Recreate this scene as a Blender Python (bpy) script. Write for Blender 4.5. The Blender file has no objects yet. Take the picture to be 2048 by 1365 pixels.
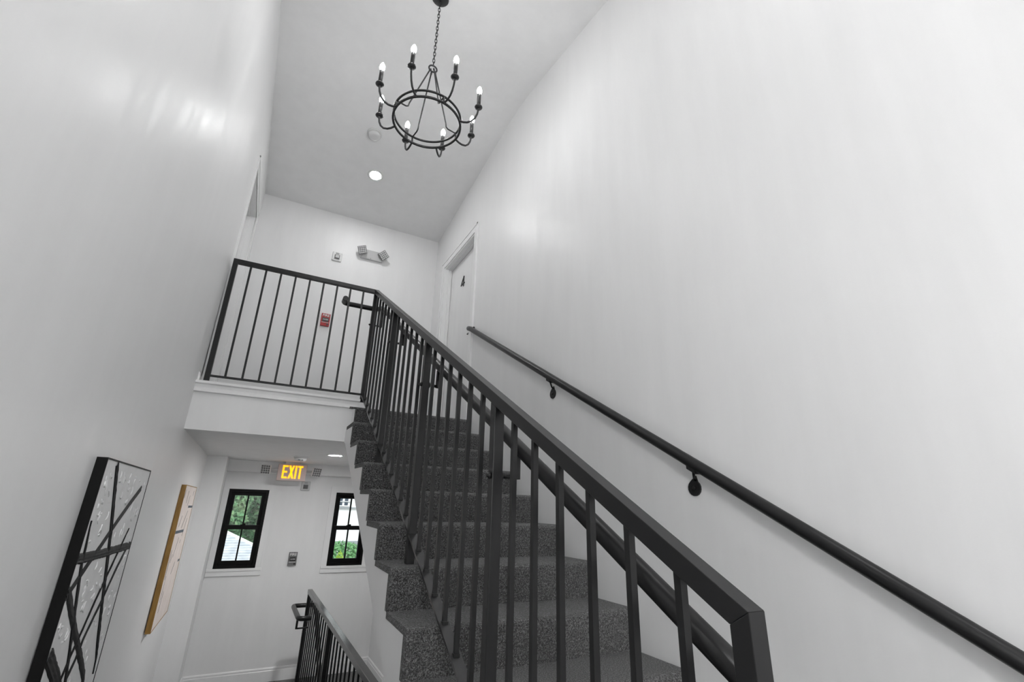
import bpy, bmesh, math, random
from mathutils import Vector, Matrix

random.seed(7)
S = bpy.context.scene
COL = S.collection
PI = math.pi

# ------------------------------------------------------------------ camera
cam = bpy.data.cameras.new('camera')
cam.sensor_fit = 'HORIZONTAL'
cam.sensor_width = 36.0
cam.lens = 940.0 / 2048.0 * 36.0
cam.clip_start = 0.02
cam.clip_end = 200.0
cam_o = bpy.data.objects.new('camera', cam)
COL.objects.link(cam_o)
CR = Vector((0.88405824, -0.46670061, 0.025131)).normalized()
CF = Vector((0.43222853, 0.836849, 0.33594978)).normalized()
CU = CR.cross(CF).normalized()
cam_o.matrix_world = Matrix(((CR.x, CU.x, -CF.x, 0.0), (CR.y, CU.y, -CF.y, 0.0),
                             (CR.z, CU.z, -CF.z, 2.0116), (0, 0, 0, 1)))
S.camera = cam_o

# ------------------------------------------------------------------ world, sun, exposure
W = bpy.data.worlds.new('sky')
S.world = W
W.use_nodes = True
bg = W.node_tree.nodes['Background']
bg.inputs['Color'].default_value = (0.93, 0.97, 1.0, 1)
bg.inputs['Strength'].default_value = 1.15
sun = bpy.data.lights.new('sun', 'SUN')
sun.energy = 1.7
sun.angle = math.radians(6)
sun_o = bpy.data.objects.new('sun', sun)
sun_o.rotation_euler = (math.radians(48), 0, math.radians(-28))
COL.objects.link(sun_o)
BULB = 82.0        # emission of one candle bulb
DOWN = 170.0        # emission of one recessed disc
HALL = 400.0        # emission of the recessed disc in the hall
FILL_FLUSH = 28.0       # emission of the two unseen flush lights added as fill
FILL_GLOBE = 70.0       # emission of the fill globe added behind the camera
S.view_settings.view_transform = 'Standard'
S.view_settings.look = 'None'
S.view_settings.gamma = 1.0
S.view_settings.exposure = 0.44
S.view_settings.use_curve_mapping = False


# ------------------------------------------------------------------ materials
def mat(name, col, rough=0.5, spec=0.5, metal=0.0, emit=None, es=0.0):
    m = bpy.data.materials.new(name)
    m.use_nodes = True
    b = m.node_tree.nodes['Principled BSDF']
    b.inputs['Base Color'].default_value = (*col, 1)
    b.inputs['Roughness'].default_value = rough
    b.inputs['Specular IOR Level'].default_value = spec
    b.inputs['Metallic'].default_value = metal
    if emit:
        b.inputs['Emission Color'].default_value = (*emit, 1)
        b.inputs['Emission Strength'].default_value = es
    return m


def nd(m, kind, **kw):
    n = m.node_tree.nodes.new(kind)
    for k, v in kw.items():
        if hasattr(n, k):
            setattr(n, k, v)
        else:
            n.inputs[k].default_value = v
    return n


def lk(m, a, b):
    m.node_tree.links.new(a, b)


def bsdf(m):
    return m.node_tree.nodes['Principled BSDF']


def coords(m, scale=(1, 1, 1)):
    t = nd(m, 'ShaderNodeTexCoord')
    mp = nd(m, 'ShaderNodeMapping')
    mp.inputs['Scale'].default_value = scale
    lk(m, t.outputs['Object'], mp.inputs['Vector'])
    return mp.outputs['Vector']


def ramp(m, fac, stops):
    r = nd(m, 'ShaderNodeValToRGB')
    e = r.color_ramp.elements
    e[0].position, e[0].color = stops[0][0], (*stops[0][1], 1)
    e[1].position, e[1].color = stops[-1][0], (*stops[-1][1], 1)
    for p, c in stops[1:-1]:
        x = e.new(p)
        x.color = (*c, 1)
    lk(m, fac, r.inputs['Fac'])
    return r.outputs['Color']


def bump(m, h, strength, dist):
    b = nd(m, 'ShaderNodeBump', Strength=strength, Distance=dist)
    lk(m, h, b.inputs['Height'])
    lk(m, b.outputs['Normal'], bsdf(m).inputs['Normal'])


def paint(name, v, rough, spec=0.4, streak=True):
    m = mat(name, (v, v, v), rough, spec)
    n1 = nd(m, 'ShaderNodeTexNoise', Scale=1.0, Detail=4.0, Roughness=0.6)
    lk(m, coords(m, (7, 7, 1.1)), n1.inputs['Vector'])
    lk(m, ramp(m, n1.outputs['Fac'], [(0.3, (v * 0.975,) * 3), (0.7, (min(v * 1.02, 1),) * 3)]), bsdf(m).inputs['Base Color'])
    if streak:
        mr = nd(m, 'ShaderNodeMapRange')
        mr.inputs['From Min'].default_value, mr.inputs['From Max'].default_value = 0.3, 0.7
        mr.inputs['To Min'].default_value, mr.inputs['To Max'].default_value = rough - 0.08, rough + 0.1
        lk(m, n1.outputs['Fac'], mr.inputs['Value'])
        lk(m, mr.outputs['Result'], bsdf(m).inputs['Roughness'])
    n2 = nd(m, 'ShaderNodeTexNoise', Scale=160.0, Detail=2.0)
    lk(m, coords(m), n2.inputs['Vector'])
    bump(m, n2.outputs['Fac'], 0.06, 0.002)
    return m


M_WALL = paint('wall_paint', 0.84, 0.42, 0.42)
M_CEIL = paint('ceiling_paint', 0.87, 0.8, 0.15, False)
M_TRIM = paint('trim_paint', 0.86, 0.33, 0.5, False)
M_DOOR = paint('door_paint', 0.84, 0.38, 0.45, False)

M_METAL = mat('black_metal', (0.012, 0.012, 0.0125), 0.34, 0.30)
_n = nd(M_METAL, 'ShaderNodeTexNoise', Scale=90.0, Detail=3.0)
lk(M_METAL, coords(M_METAL), _n.inputs['Vector'])
bump(M_METAL, _n.outputs['Fac'], 0.05, 0.001)
M_SATIN = mat('satin_metal', (0.03, 0.03, 0.031), 0.22, 0.6)
_n = nd(M_SATIN, 'ShaderNodeTexNoise', Scale=60.0, Detail=3.0)
lk(M_SATIN, coords(M_SATIN), _n.inputs['Vector'])
bump(M_SATIN, _n.outputs['Fac'], 0.04, 0.001)
M_IRON = mat('chandelier_iron', (0.016, 0.016, 0.017), 0.45, 0.5)
_n = nd(M_IRON, 'ShaderNodeTexNoise', Scale=120.0, Detail=3.0)
lk(M_IRON, coords(M_IRON), _n.inputs['Vector'])
bump(M_IRON, _n.outputs['Fac'], 0.08, 0.001)


def carpet_mat():
    m = mat('charcoal_carpet', (0.05, 0.05, 0.05), 0.95, 0.1)
    v = nd(m, 'ShaderNodeTexNoise', Scale=170.0, Detail=3.0, Roughness=0.8)
    lk(m, coords(m, (1, 1, 1)), v.inputs['Vector'])
    lk(m, ramp(m, v.outputs['Fac'], [(0.37, (0.014,) * 3), (0.5, (0.072,) * 3), (0.63, (0.30,) * 3)]), bsdf(m).inputs['Base Color'])
    w = nd(m, 'ShaderNodeTexVoronoi', Scale=300.0)
    lk(m, coords(m), w.inputs['Vector'])
    bump(m, w.outputs['Distance'], 0.9, 0.006)
    bsdf(m).inputs['Sheen Weight'].default_value = 0.3
    bsdf(m).inputs['Sheen Roughness'].default_value = 0.45
    return m


M_CARPET = carpet_mat()
M_WHITE = mat('white_plastic', (0.72, 0.72, 0.72), 0.4, 0.5)
M_OFFW = mat('grey_white_plastic', (0.55, 0.55, 0.55), 0.4, 0.5)
M_LENS = mat('lamp_lens', (0.62, 0.62, 0.62), 0.15, 0.6)
M_DARKG = mat('dark_grey_plastic', (0.08, 0.08, 0.08), 0.4, 0.5)
M_MIDG = mat('mid_grey_plastic', (0.15, 0.15, 0.15), 0.45, 0.5)
M_RED = mat('red_plastic', (0.42, 0.018, 0.022), 0.35, 0.5)
M_INK = mat('white_ink', (0.75, 0.75, 0.75), 0.5, 0.3)
M_WINBLK = mat('black_window_frame', (0.004, 0.004, 0.004), 0.4, 0.12)
M_BULB = mat('lit_bulb', (1, 1, 1), 0.3, 0.5, emit=(1.0, 1.0, 1.0), es=BULB)
M_DISC = mat('lit_lens', (1, 1, 1), 0.4, 0.5, emit=(1.0, 1.0, 1.0), es=DOWN)
M_HALL = mat('lit_hall_lens', (1, 1, 1), 0.4, 0.5, emit=(1.0, 1.0, 1.0), es=HALL)
M_FILL_FLUSH = mat('fill_flush_lens', (1, 1, 1), 0.4, 0.5, emit=(1.0, 1.0, 1.0), es=FILL_FLUSH)
M_FILL_GLOBE = mat('fill_globe', (1, 1, 1), 0.4, 0.5, emit=(1.0, 1.0, 1.0), es=FILL_GLOBE)
M_EXITL = mat('lit_amber_letters', (0.9, 0.4, 0.02), 0.4, 0.3, emit=(1.0, 0.42, 0.0), es=1.15)
M_EXITP = mat('exit_panel', (0.62, 0.5, 0.47), 0.4, 0.4)


def glass_mat():
    m = bpy.data.materials.new('window_glass')
    m.use_nodes = True
    nt = m.node_tree
    nt.nodes.clear()
    o = nt.nodes.new('ShaderNodeOutputMaterial')
    mx = nt.nodes.new('ShaderNodeMixShader')
    f = nt.nodes.new('ShaderNodeFresnel')
    f.inputs['IOR'].default_value = 1.45
    t = nt.nodes.new('ShaderNodeBsdfTransparent')
    t.inputs['Color'].default_value = (0.95, 0.97, 0.96, 1)
    g = nt.nodes.new('ShaderNodeBsdfGlossy')
    g.inputs['Roughness'].default_value = 0.02
    nt.links.new(f.outputs[0], mx.inputs[0])
    nt.links.new(t.outputs[0], mx.inputs[1])
    nt.links.new(g.outputs[0], mx.inputs[2])
    nt.links.new(mx.outputs[0], o.inputs[0])
    return m


M_GLASS = glass_mat()


# ------------------------------------------------------------------ mesh helpers
class MB:
    def __init__(self):
        self.v, self.f, self.s = [], [], []

    def add(self, vs, fs, smooth=False):
        o = len(self.v)
        self.v += [tuple(p) for p in vs]
        self.f += [tuple(i + o for i in f) for f in fs]
        self.s += [smooth] * len(fs)
        return self

    def box(self, x0, x1, y0, y1, z0, z1):
        vs = [(x, y, z) for z in (z0, z1) for y in (y0, y1) for x in (x0, x1)]
        return self.add(vs, [(0, 2, 3, 1), (4, 5, 7, 6), (0, 1, 5, 4), (2, 6, 7, 3), (0, 4, 6, 2), (1, 3, 7, 5)])

    def hexa(self, vs):
        """eight corners ordered like box"""
        return self.add(vs, [(0, 2, 3, 1), (4, 5, 7, 6), (0, 1, 5, 4), (2, 6, 7, 3), (0, 4, 6, 2), (1, 3, 7, 5)])

    def prism(self, pts, axis, a, b, smooth=False):
        """polygon pts extruded along axis from a to b; pts are the other two coords in order"""
        def P(p, t):
            return {'x': (t, p[0], p[1]), 'y': (p[0], t, p[1]), 'z': (p[0], p[1], t)}[axis]
        n = len(pts)
        vs = [P(p, a) for p in pts] + [P(p, b) for p in pts]
        self.add(vs, [(i, (i + 1) % n, (i + 1) % n + n, i + n) for i in range(n)], smooth)
        o = len(self.v) - 2 * n
        self.f += [tuple(range(o, o + n))[::-1], tuple(range(o + n, o + 2 * n))]
        self.s += [False, False]
        return self

    def tube(self, path, r, n=10, closed=False, cap=True, radii=None):
        path = [Vector(p) for p in path]
        m = len(path)
        up = None
        rings = []
        for i, p in enumerate(path):
            if closed:
                d = (path[(i + 1) % m] - path[i - 1]).normalized()
            else:
                d = (path[min(i + 1, m - 1)] - path[max(i - 1, 0)]).normalized()
            if up is None:
                up = Vector((0, 0, 1)) if abs(d.z) < 0.9 else Vector((1, 0, 0))
            a = (up - d * up.dot(d)).normalized()
            b = d.cross(a)
            up = a
            rr = radii[i] if radii else r
            rings.append([p + (a * math.cos(2 * PI * k / n) + b * math.sin(2 * PI * k / n)) * rr for k in range(n)])
        vs = [v for R in rings for v in R]
        fs = []
        for i in range(m if closed else m - 1):
            j = (i + 1) % m
            for k in range(n):
                fs.append((i * n + k, i * n + (k + 1) % n, j * n + (k + 1) % n, j * n + k))
        self.add(vs, fs, True)
        if cap and not closed:
            o = len(self.v) - m * n
            self.f += [tuple(range(o, o + n))[::-1], tuple(range(o + (m - 1) * n, o + m * n))]
            self.s += [False, False]
        return self

    def lathe(self, prof, c, axis=(0, 0, 1), n=20):
        """prof: (radius, height) along axis from c"""
        ax = Vector(axis).normalized()
        t = Vector((1, 0, 0)) if abs(ax.x) < 0.9 else Vector((0, 1, 0))
        a = (t - ax * t.dot(ax)).normalized()
        b = ax.cross(a)
        c = Vector(c)
        vs = []
        for r, h in prof:
            for k in range(n):
                vs.append(c + ax * h + (a * math.cos(2 * PI * k / n) + b * math.sin(2 * PI * k / n)) * max(r, 1e-5))
        fs = []
        for i in range(len(prof) - 1):
            for k in range(n):
                fs.append((i * n + k, i * n + (k + 1) % n, (i + 1) * n + (k + 1) % n, (i + 1) * n + k))
        self.add(vs, fs, True)
        o = len(self.v) - len(prof) * n
        self.f += [tuple(range(o, o + n))[::-1], tuple(range(o + (len(prof) - 1) * n, o + len(prof) * n))]
        self.s += [False, False]
        return self

    def mesh(self, name, m):
        me = bpy.data.meshes.new(name)
        me.from_pydata(self.v, [], self.f)
        me.polygons.foreach_set('use_smooth', self.s)
        me.materials.append(m)
        me.update()
        return me

    def build(self, name, m, parent=None, bevel=0.0, fix=True):
        me = self.mesh(name, m)
        if fix:
            bm = bmesh.new()
            bm.from_mesh(me)
            bmesh.ops.recalc_face_normals(bm, faces=bm.faces)
            bm.to_mesh(me)
            bm.free()
        o = bpy.data.objects.new(name, me)
        COL.objects.link(o)
        if parent:
            o.parent = parent
        if bevel:
            b = o.modifiers.new('bevel', 'BEVEL')
            b.width = bevel
            b.segments = 2
            b.limit_method = 'ANGLE'
        return o


def rel(o, root):
    """move mesh data into the frame of its root"""
    inv = root.matrix_basis.inverted()
    o.data.transform(inv)
    return o


def tag(o, label, cat, group=None):
    o['label'] = label
    o['category'] = cat
    if group:
        o['group'] = group
    return o


def thing(name, label, cat, loc=(0, 0, 0), group=None):
    o = bpy.data.objects.new(name, None)
    o.location = loc
    o.empty_display_size = 0.1
    COL.objects.link(o)
    return tag(o, label, cat, group)


class Part:
    """adds parts whose meshes are written in world coordinates to a thing"""
    def __init__(self, root):
        self.root = root
        self.inv = Vector(root.location)

    def __call__(self, mb, name, m, parent=None, bevel=0.0, label=None):
        o = mb.build(name, m, parent or self.root, bevel)
        o.data.transform(Matrix.Translation(-self.inv))
        if label:
            o['label'] = label
        return o


def struct(mb, name, m, bevel=0.0):
    o = mb.build(name, m, None, bevel)
    o['kind'] = 'structure'
    return o


def ctext(body, size, name, m, parent, mw, depth=0.0008):
    cu = bpy.data.curves.new(name, 'FONT')
    cu.body = body
    cu.size = size
    cu.align_x = 'CENTER'
    cu.align_y = 'CENTER'
    cu.extrude = depth
    cu.offset = size * 0.02
    t = bpy.data.objects.new(name, cu)
    COL.objects.link(t)
    dg = bpy.context.evaluated_depsgraph_get()
    me = bpy.data.meshes.new_from_object(t.evaluated_get(dg))
    bpy.data.objects.remove(t)
    me.transform(mw)
    me.materials.clear()
    me.materials.append(m)
    o = bpy.data.objects.new(name, me)
    COL.objects.link(o)
    o.parent = parent
    return o


# ------------------------------------------------------------------ dimensions
XR = 1.73                      # right wall
YN, RUN, RISE = 4.144, 0.31, 0.175
ZL = 2.8                       # upper landing
YG = 4.218                     # gallery fascia
YB = 5.728                     # upper back wall
YW = 7.2                       # hall window wall
ZS = 2.507                     # hall soffit
XS = 0.613                     # stringer face
YRET, XRET = 6.60, -0.322      # hall return
YF = -2.6                      # wall behind the camera
RIDGE, ZRIDGE = 3.307, 5.919


def xl(z):                     # the left wall leans a hair
    return -0.53 + 0.0068 * (z - 2.0)


def zceil(y):
    return ZRIDGE - 0.14 * (y - RIDGE) if y > RIDGE else ZRIDGE - 0.17 * (RIDGE - y)


def nose(y):                   # line through the nosings
    return ZL - RISE * (YN - y) / RUN


# ------------------------------------------------------------------ room shell
def lslab(mb, y0, y1, z0, z1, t=0.16):
    mb.hexa([(xl(z0) - t, y0, z0), (xl(z0), y0, z0), (xl(z0) - t, y1, z0), (xl(z0), y1, z0),
             (xl(z1) - t, y0, z1), (xl(z1), y0, z1), (xl(z1) - t, y1, z1), (xl(z1), y1, z1)])


DL0, DL1, DLZ = 4.463, 5.408, 5.05
mb = MB()
lslab(mb, YF - 0.15, YW + 0.15, -2.8, ZL)
lslab(mb, YF - 0.15, DL0, ZL, 6.1)
lslab(mb, DL1, YW + 0.15, ZL, 6.1)
lslab(mb, DL0, DL1, DLZ, 6.1)
struct(mb, 'wall_left', M_WALL)

DR0, DR1, DRZ = 4.317, 5.313, 4.966
mb = MB()
mb.box(XR, XR + 0.16, YF - 0.15, YW + 0.15, -2.8, ZL)
mb.box(XR, XR + 0.16, YF - 0.15, DR0, ZL, 6.1)
mb.box(XR, XR + 0.16, DR1, YW + 0.15, ZL, 6.1)
mb.box(XR, XR + 0.16, DR0, DR1, DRZ, 6.1)
struct(mb, 'wall_right', M_WALL)

struct(MB().box(-0.55, XR, YB, YB + 0.12, ZL - 0.01, 6.0), 'wall_landing', M_WALL)
struct(MB().box(-0.60, XR, YF - 0.15, YF, -2.8, 6.0), 'wall_front', M_WALL)

# hall window wall with two openings
WX = [(-0.255, 0.202), (1.041, 1.498)]
WZ0, WZ1 = 1.236, 2.160
mb = MB()
y0, y1 = YW, YW + 0.15
mb.box(-0.60, XR, y0, y1, -2.8, WZ0).box(-0.60, XR, y0, y1, WZ1, ZL)
mb.box(-0.60, WX[0][0], y0, y1, WZ0, WZ1).box(WX[0][1], WX[1][0], y0, y1, WZ0, WZ1).box(WX[1][1], XR, y0, y1, WZ0, WZ1)
struct(mb, 'wall_back', M_WALL)
struct(MB().box(-0.56, XRET, YRET, YW, 0, ZS), 'wall_return', M_WALL)
struct(MB().box(XRET, XR, 7.03, YW, 2.368, ZS), 'trim_1', M_WALL)           # boxed beam over the windows

mb = MB()
arc = []
for i in range(13):                      # the ridge is plastered to a soft curve
    t = i / 12
    ya, yb = RIDGE - 0.28, RIDGE + 0.28
    arc.append(((1 - t) ** 2 * yb + 2 * t * (1 - t) * RIDGE + t * t * ya,
                (1 - t) ** 2 * zceil(yb) + 2 * t * (1 - t) * ZRIDGE + t * t * zceil(ya)))
mb.prism(arc + [(YF - 0.15, zceil(YF - 0.15)), (YF - 0.15, 6.2), (YW + 0.15, 6.2), (YW + 0.15, zceil(YW + 0.15))], 'x', -0.68, XR + 0.16)
co = struct(mb, 'ceiling', M_CEIL)
bm = bmesh.new()
bm.from_mesh(co.data)
bmesh.ops.split_edges(bm, edges=[e for e in bm.edges if len(e.link_faces) == 2 and e.calc_face_angle(0) > 0.5])
bm.to_mesh(co.data)
bm.free()
for p in co.data.polygons:
    p.use_smooth = abs(p.normal.x) < 0.5 and p.normal.z < -0.5

# landing slab: its underside is the hall ceiling, its edge the white fascia
mb = MB()
mb.box(-0.56, XS + 0.032, YG, YB + 0.0, ZS, ZL - 0.012)
mb.box(XS + 0.032, XR, YN + 0.052, YB, ZS, ZL - 0.012)
mb.box(-0.56, XR, YB, YW, ZS, ZL - 0.012)
struct(mb, 'ceiling_hall', M_CEIL)
# white fascia boards on the slab edge
struct(MB().box(-0.526, XS + 0.001, YG - 0.008, YG, ZS, ZL).box(XS + 0.001, XS + 0.049, YG - 0.008, YG, 2.62, ZL), 'trim_2', M_WALL)
mb = MB().box(-0.53, XS, YG, YB, ZL - 0.012, ZL)
mb.box(XS, XR, YN + 0.03, YB, ZL - 0.012, ZL)
struct(mb, 'floor_landing', M_CARPET)

# hall floor with the stairwell opening, and the storey below
WELL = (0.86, XR, 0.9, 6.35)
mb = MB()
mb.box(-0.60, WELL[0], YF, YW, -0.25, 0)
mb.box(WELL[0], XR, YF, WELL[2], -0.25, 0)
mb.box(WELL[0], XR, WELL[3], YW, -0.25, 0)
struct(mb, 'floor', M_CARPET)
struct(MB().box(-0.60, XR, YF, YW, -2.95, -2.8), 'floor_lower', M_CARPET)
struct(MB().box(WELL[0] - 0.14, WELL[0] - 0.03, WELL[2], WELL[3], -2.8, -0.25), 'wall_stairwell', M_WALL)

# curb moulding under the gallery railing
curb = [(YG - 0.052, 2.872), (YG - 0.052, 2.853), (YG - 0.034, 2.846), (YG - 0.028, 2.822), (YG - 0.034, 2.812),
        (YG - 0.034, 2.792), (YG - 0.008, 2.789), (YG - 0.008, 2.80), (YG + 0.13, 2.80), (YG + 0.13, 2.872)]
struct(MB().prism(curb, 'x', -0.537, 0.69), 'trim_3', M_TRIM)


def base_profile(h=0.145, t=0.014):
    return [(0, 0), (t, 0), (t, h - 0.035), (t * 0.75, h - 0.03), (t * 0.8, h - 0.012), (t * 0.35, h), (0, h)]


pr = base_profile()
struct(MB().prism([(YW - p[0], p[1]) for p in pr], 'x', XRET, XR), 'baseboard_back', M_TRIM)
struct(MB().prism([(XR - p[0], p[1]) for p in pr], 'y', 6.36, YW), 'baseboard_right', M_TRIM)
struct(MB().prism([(XRET + p[0], p[1]) for p in pr], 'y', YRET, YW), 'baseboard_return', M_TRIM)
struct(MB().prism([(xl(0) + p[0], p[1]) for p in pr], 'y', YF, YRET), 'baseboard_left', M_TRIM)
mb = MB().prism([(YB - p[0], ZL + p[1]) for p in pr], 'x', -0.52, XR)
struct(mb, 'baseboard_landing', M_TRIM)
mb = MB().prism([(xl(ZL) + p[0], ZL + p[1]) for p in pr], 'y', YG + 0.0, DL0 - 0.115)
mb.prism([(xl(ZL) + p[0], ZL + p[1]) for p in pr], 'y', DL1 + 0.115, YB)
struct(mb, 'baseboard_landing_left', M_TRIM)


# ------------------------------------------------------------------ doors
def door(name, side, y0, y1, zt, xw, leaf_y):
    """side +1: the wall's face looks to -x (right wall); -1: looks to +x"""
    root = bpy.data.objects.new(name, None)
    root.location = (xw, (y0 + y1) / 2, ZL)
    COL.objects.link(root)
    root['kind'] = 'structure'
    P = Part(root)
    s = side
    X = lambda d: xw + s * d                    # d > 0 goes into the wall

    def bx(mb, d0, d1, *r):
        a, b = sorted((X(d0), X(d1)))
        return mb.box(a, b, *r)
    cw = 0.085
    for (a, b) in ((y0 - cw, y0), (y1, y1 + cw)):
        mb = bx(MB(), -0.016, 0.0, a, b, ZL, zt + cw)
        o0, o1 = (a, a + 0.02) if a < y0 else (b - 0.02, b)
        bx(mb, -0.022, -0.016, o0, o1, ZL, zt + cw)
        P(mb, 'casing', M_TRIM)
    mb = bx(MB(), -0.016, 0.0, y0, y1, zt, zt + cw)
    bx(mb, -0.022, -0.016, y0 - cw, y1 + cw, zt + cw - 0.02, zt + cw)
    P(mb, 'head_casing', M_TRIM)
    mb = MB()
    bx(mb, -0.004, 0.15, y0 - 0.0, y0 + 0.018, ZL, zt)
    bx(mb, -0.004, 0.15, y1 - 0.018, y1, ZL, zt)
    bx(mb, -0.004, 0.15, y0 + 0.018, y1 - 0.018, zt - 0.018, zt)
    P(mb, 'jamb', M_TRIM)
    mb = MB()
    bx(mb, 0.05, 0.085, y0 + 0.018, y0 + 0.03, ZL, zt - 0.018)
    bx(mb, 0.05, 0.085, y1 - 0.03, y1 - 0.018, ZL, zt - 0.018)
    bx(mb, 0.05, 0.085, y0 + 0.03, y1 - 0.03, zt - 0.03, zt - 0.018)
    P(mb, 'door_stop', M_TRIM)
    leaf = P(bx(MB(), 0.092, 0.135, y0 + 0.021, y1 - 0.021, ZL + 0.01, zt - 0.022), 'door_leaf', M_DOOR, bevel=0.002)
    hy = leaf_y
    mb = MB().lathe([(0.026, 0), (0.026, 0.006), (0.011, 0.01), (0.011, 0.045)], (X(0.092), hy, 3.797), (-s, 0, 0), 16)
    dy = 0.11 if hy < (y0 + y1) / 2 else -0.11
    mb.tube([(X(0.05), hy, 3.797), (X(0.047), hy + dy * 0.2, 3.797), (X(0.047), hy + dy, 3.797)], 0.0085, 10)
    P(mb, 'door_handle', M_METAL, leaf, label='black lever handle')
    return root, leaf, P


root, leaf, P = door('door_1', 1, DR0, DR1, DRZ, XR, 4.40)
# the number 4 on the leaf
mb = MB()
x0, x1 = XR + 0.084, XR + 0.092
yc, zt_, zb_ = 4.838, 4.668, 4.53
mb.box(x0, x1, yc - 0.008, yc + 0.008, zb_, zt_)
mb.box(x0, x1, yc - 0.03, yc + 0.085, zb_ + 0.030, zb_ + 0.046)
mb.hexa([(x0, yc + 0.065, zb_ + 0.04), (x1, yc + 0.065, zb_ + 0.04), (x0, yc + 0.085, zb_ + 0.04), (x1, yc + 0.085, zb_ + 0.04),
         (x0, yc - 0.008, zt_), (x1, yc - 0.008, zt_), (x0, yc + 0.010, zt_), (x1, yc + 0.010, zt_)])
P(mb, 'door_number', M_METAL, leaf, label='black number 4')
door('door_2', -1, DL0, DL1, DLZ, xl(4.0), 5.32)


# ------------------------------------------------------------------ windows
def window(name, x0, x1):
    z0, z1, y = WZ0, WZ1, YW
    root = bpy.data.objects.new(name, None)
    root.location = ((x0 + x1) / 2, y, z0)
    COL.objects.link(root)
    root['kind'] = 'structure'
    P = Part(root)
    t = 0.072
    xa = max(x0 - t, XRET + 0.002)
    mb = MB().box(xa, x0, y - 0.018, y, z0, z1 + 0.078)
    mb.box(x1, x1 + t, y - 0.018, y, z0, z1 + 0.078)
    mb.box(x0, x1, y - 0.018, y, z1, z1 + 0.078)
    mb.box(x1 + t - 0.014, x1 + t, y - 0.024, y - 0.018, z0, z1 + 0.078)
    mb.box(xa, x1 + t, y - 0.024, y - 0.018, z1 + 0.064, z1 + 0.078)
    P(mb, 'casing', M_TRIM)
    mb = MB().box(xa, x1 + t, y - 0.03, y, z0 - 0.03, z0)
    mb.box(xa, x1 + t, y - 0.02, y, z0 - 0.083, z0 - 0.03)
    P(mb, 'sill', M_TRIM, bevel=0.003)
    f = 0.034
    mb = MB()
    for a in ((x0, x0 + f, z0, z1), (x1 - f, x1, z0, z1), (x0 + f, x1 - f, z0, z0 + f), (x0 + f, x1 - f, z1 - f, z1)):
        mb.box(a[0], a[1], y - 0.004, y + 0.13, a[2], a[3])
    P(mb, 'frame', M_WINBLK)
    zm = 1.704
    for (a, b, yy, nm) in ((z0 + f, zm + 0.026, 0.03, 'lower_sash'), (zm - 0.026, z1 - f, 0.068, 'upper_sash')):
        s = 0.041
        mb = MB()
        X0, X1 = x0 + f, x1 - f
        ya, yb = y + yy, y + yy + 0.034
        bot = 0.05 if nm == 'lower_sash' else 0.052
        top = 0.052 if nm == 'lower_sash' else 0.042
        mb.box(X0, X0 + s, ya, yb, a, b).box(X1 - s, X1, ya, yb, a, b)
        mb.box(X0 + s, X1 - s, ya, yb, a, a + bot).box(X0 + s, X1 - s, ya, yb, b - top, b)
        sash = P(mb, nm, M_WINBLK)
        xm = (x0 + x1) / 2
        P(MB().box(xm - 0.009, xm + 0.009, ya + 0.004, yb - 0.004, a + bot, b - top), 'muntin', M_WINBLK, sash)
        for (p, q) in ((X0 + s, xm - 0.009), (xm + 0.009, X1 - s)):
            P(MB().box(p, q, ya + 0.015, ya + 0.019, a + bot, b - top), 'pane', M_GLASS, sash)
    mb = MB().box((x0 + x1) / 2 - 0.03, (x0 + x1) / 2 + 0.03, y + 0.032, y + 0.066, zm + 0.026, zm + 0.034)
    mb.box((x0 + x1) / 2 - 0.008, (x0 + x1) / 2 + 0.028, y + 0.03, y + 0.05, zm + 0.034, zm + 0.046)
    P(mb, 'sash_lock', M_WINBLK)


window('window_1', *WX[0])
window('window_2', *WX[1])


# ------------------------------------------------------------------ staircase
def nose_profile(k, y_n, z_n, run, rise, top=False, back=None):
    """carpet over one riser and tread, (y, z) polygon; y grows towards the back of the tread"""
    yr = y_n + 0.017                 # foot of the riser; the carpet falls straight from the nose
    r = 0.026
    pts = [(yr, z_n - rise), (y_n + 0.002, z_n - 0.036)]
    for a in range(0, 7):
        t = math.radians(-175 - a * 95 / 6)
        pts.append((y_n + r + r * math.cos(t), z_n - r + r * math.sin(t)))
    yb = y_n + run + 0.017 if back is None else back
    pts += [(yb, z_n), (yb, z_n - 0.025), (yr + 0.03, z_n - 0.03), (yr + 0.03, z_n - rise)]
    return pts


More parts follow.
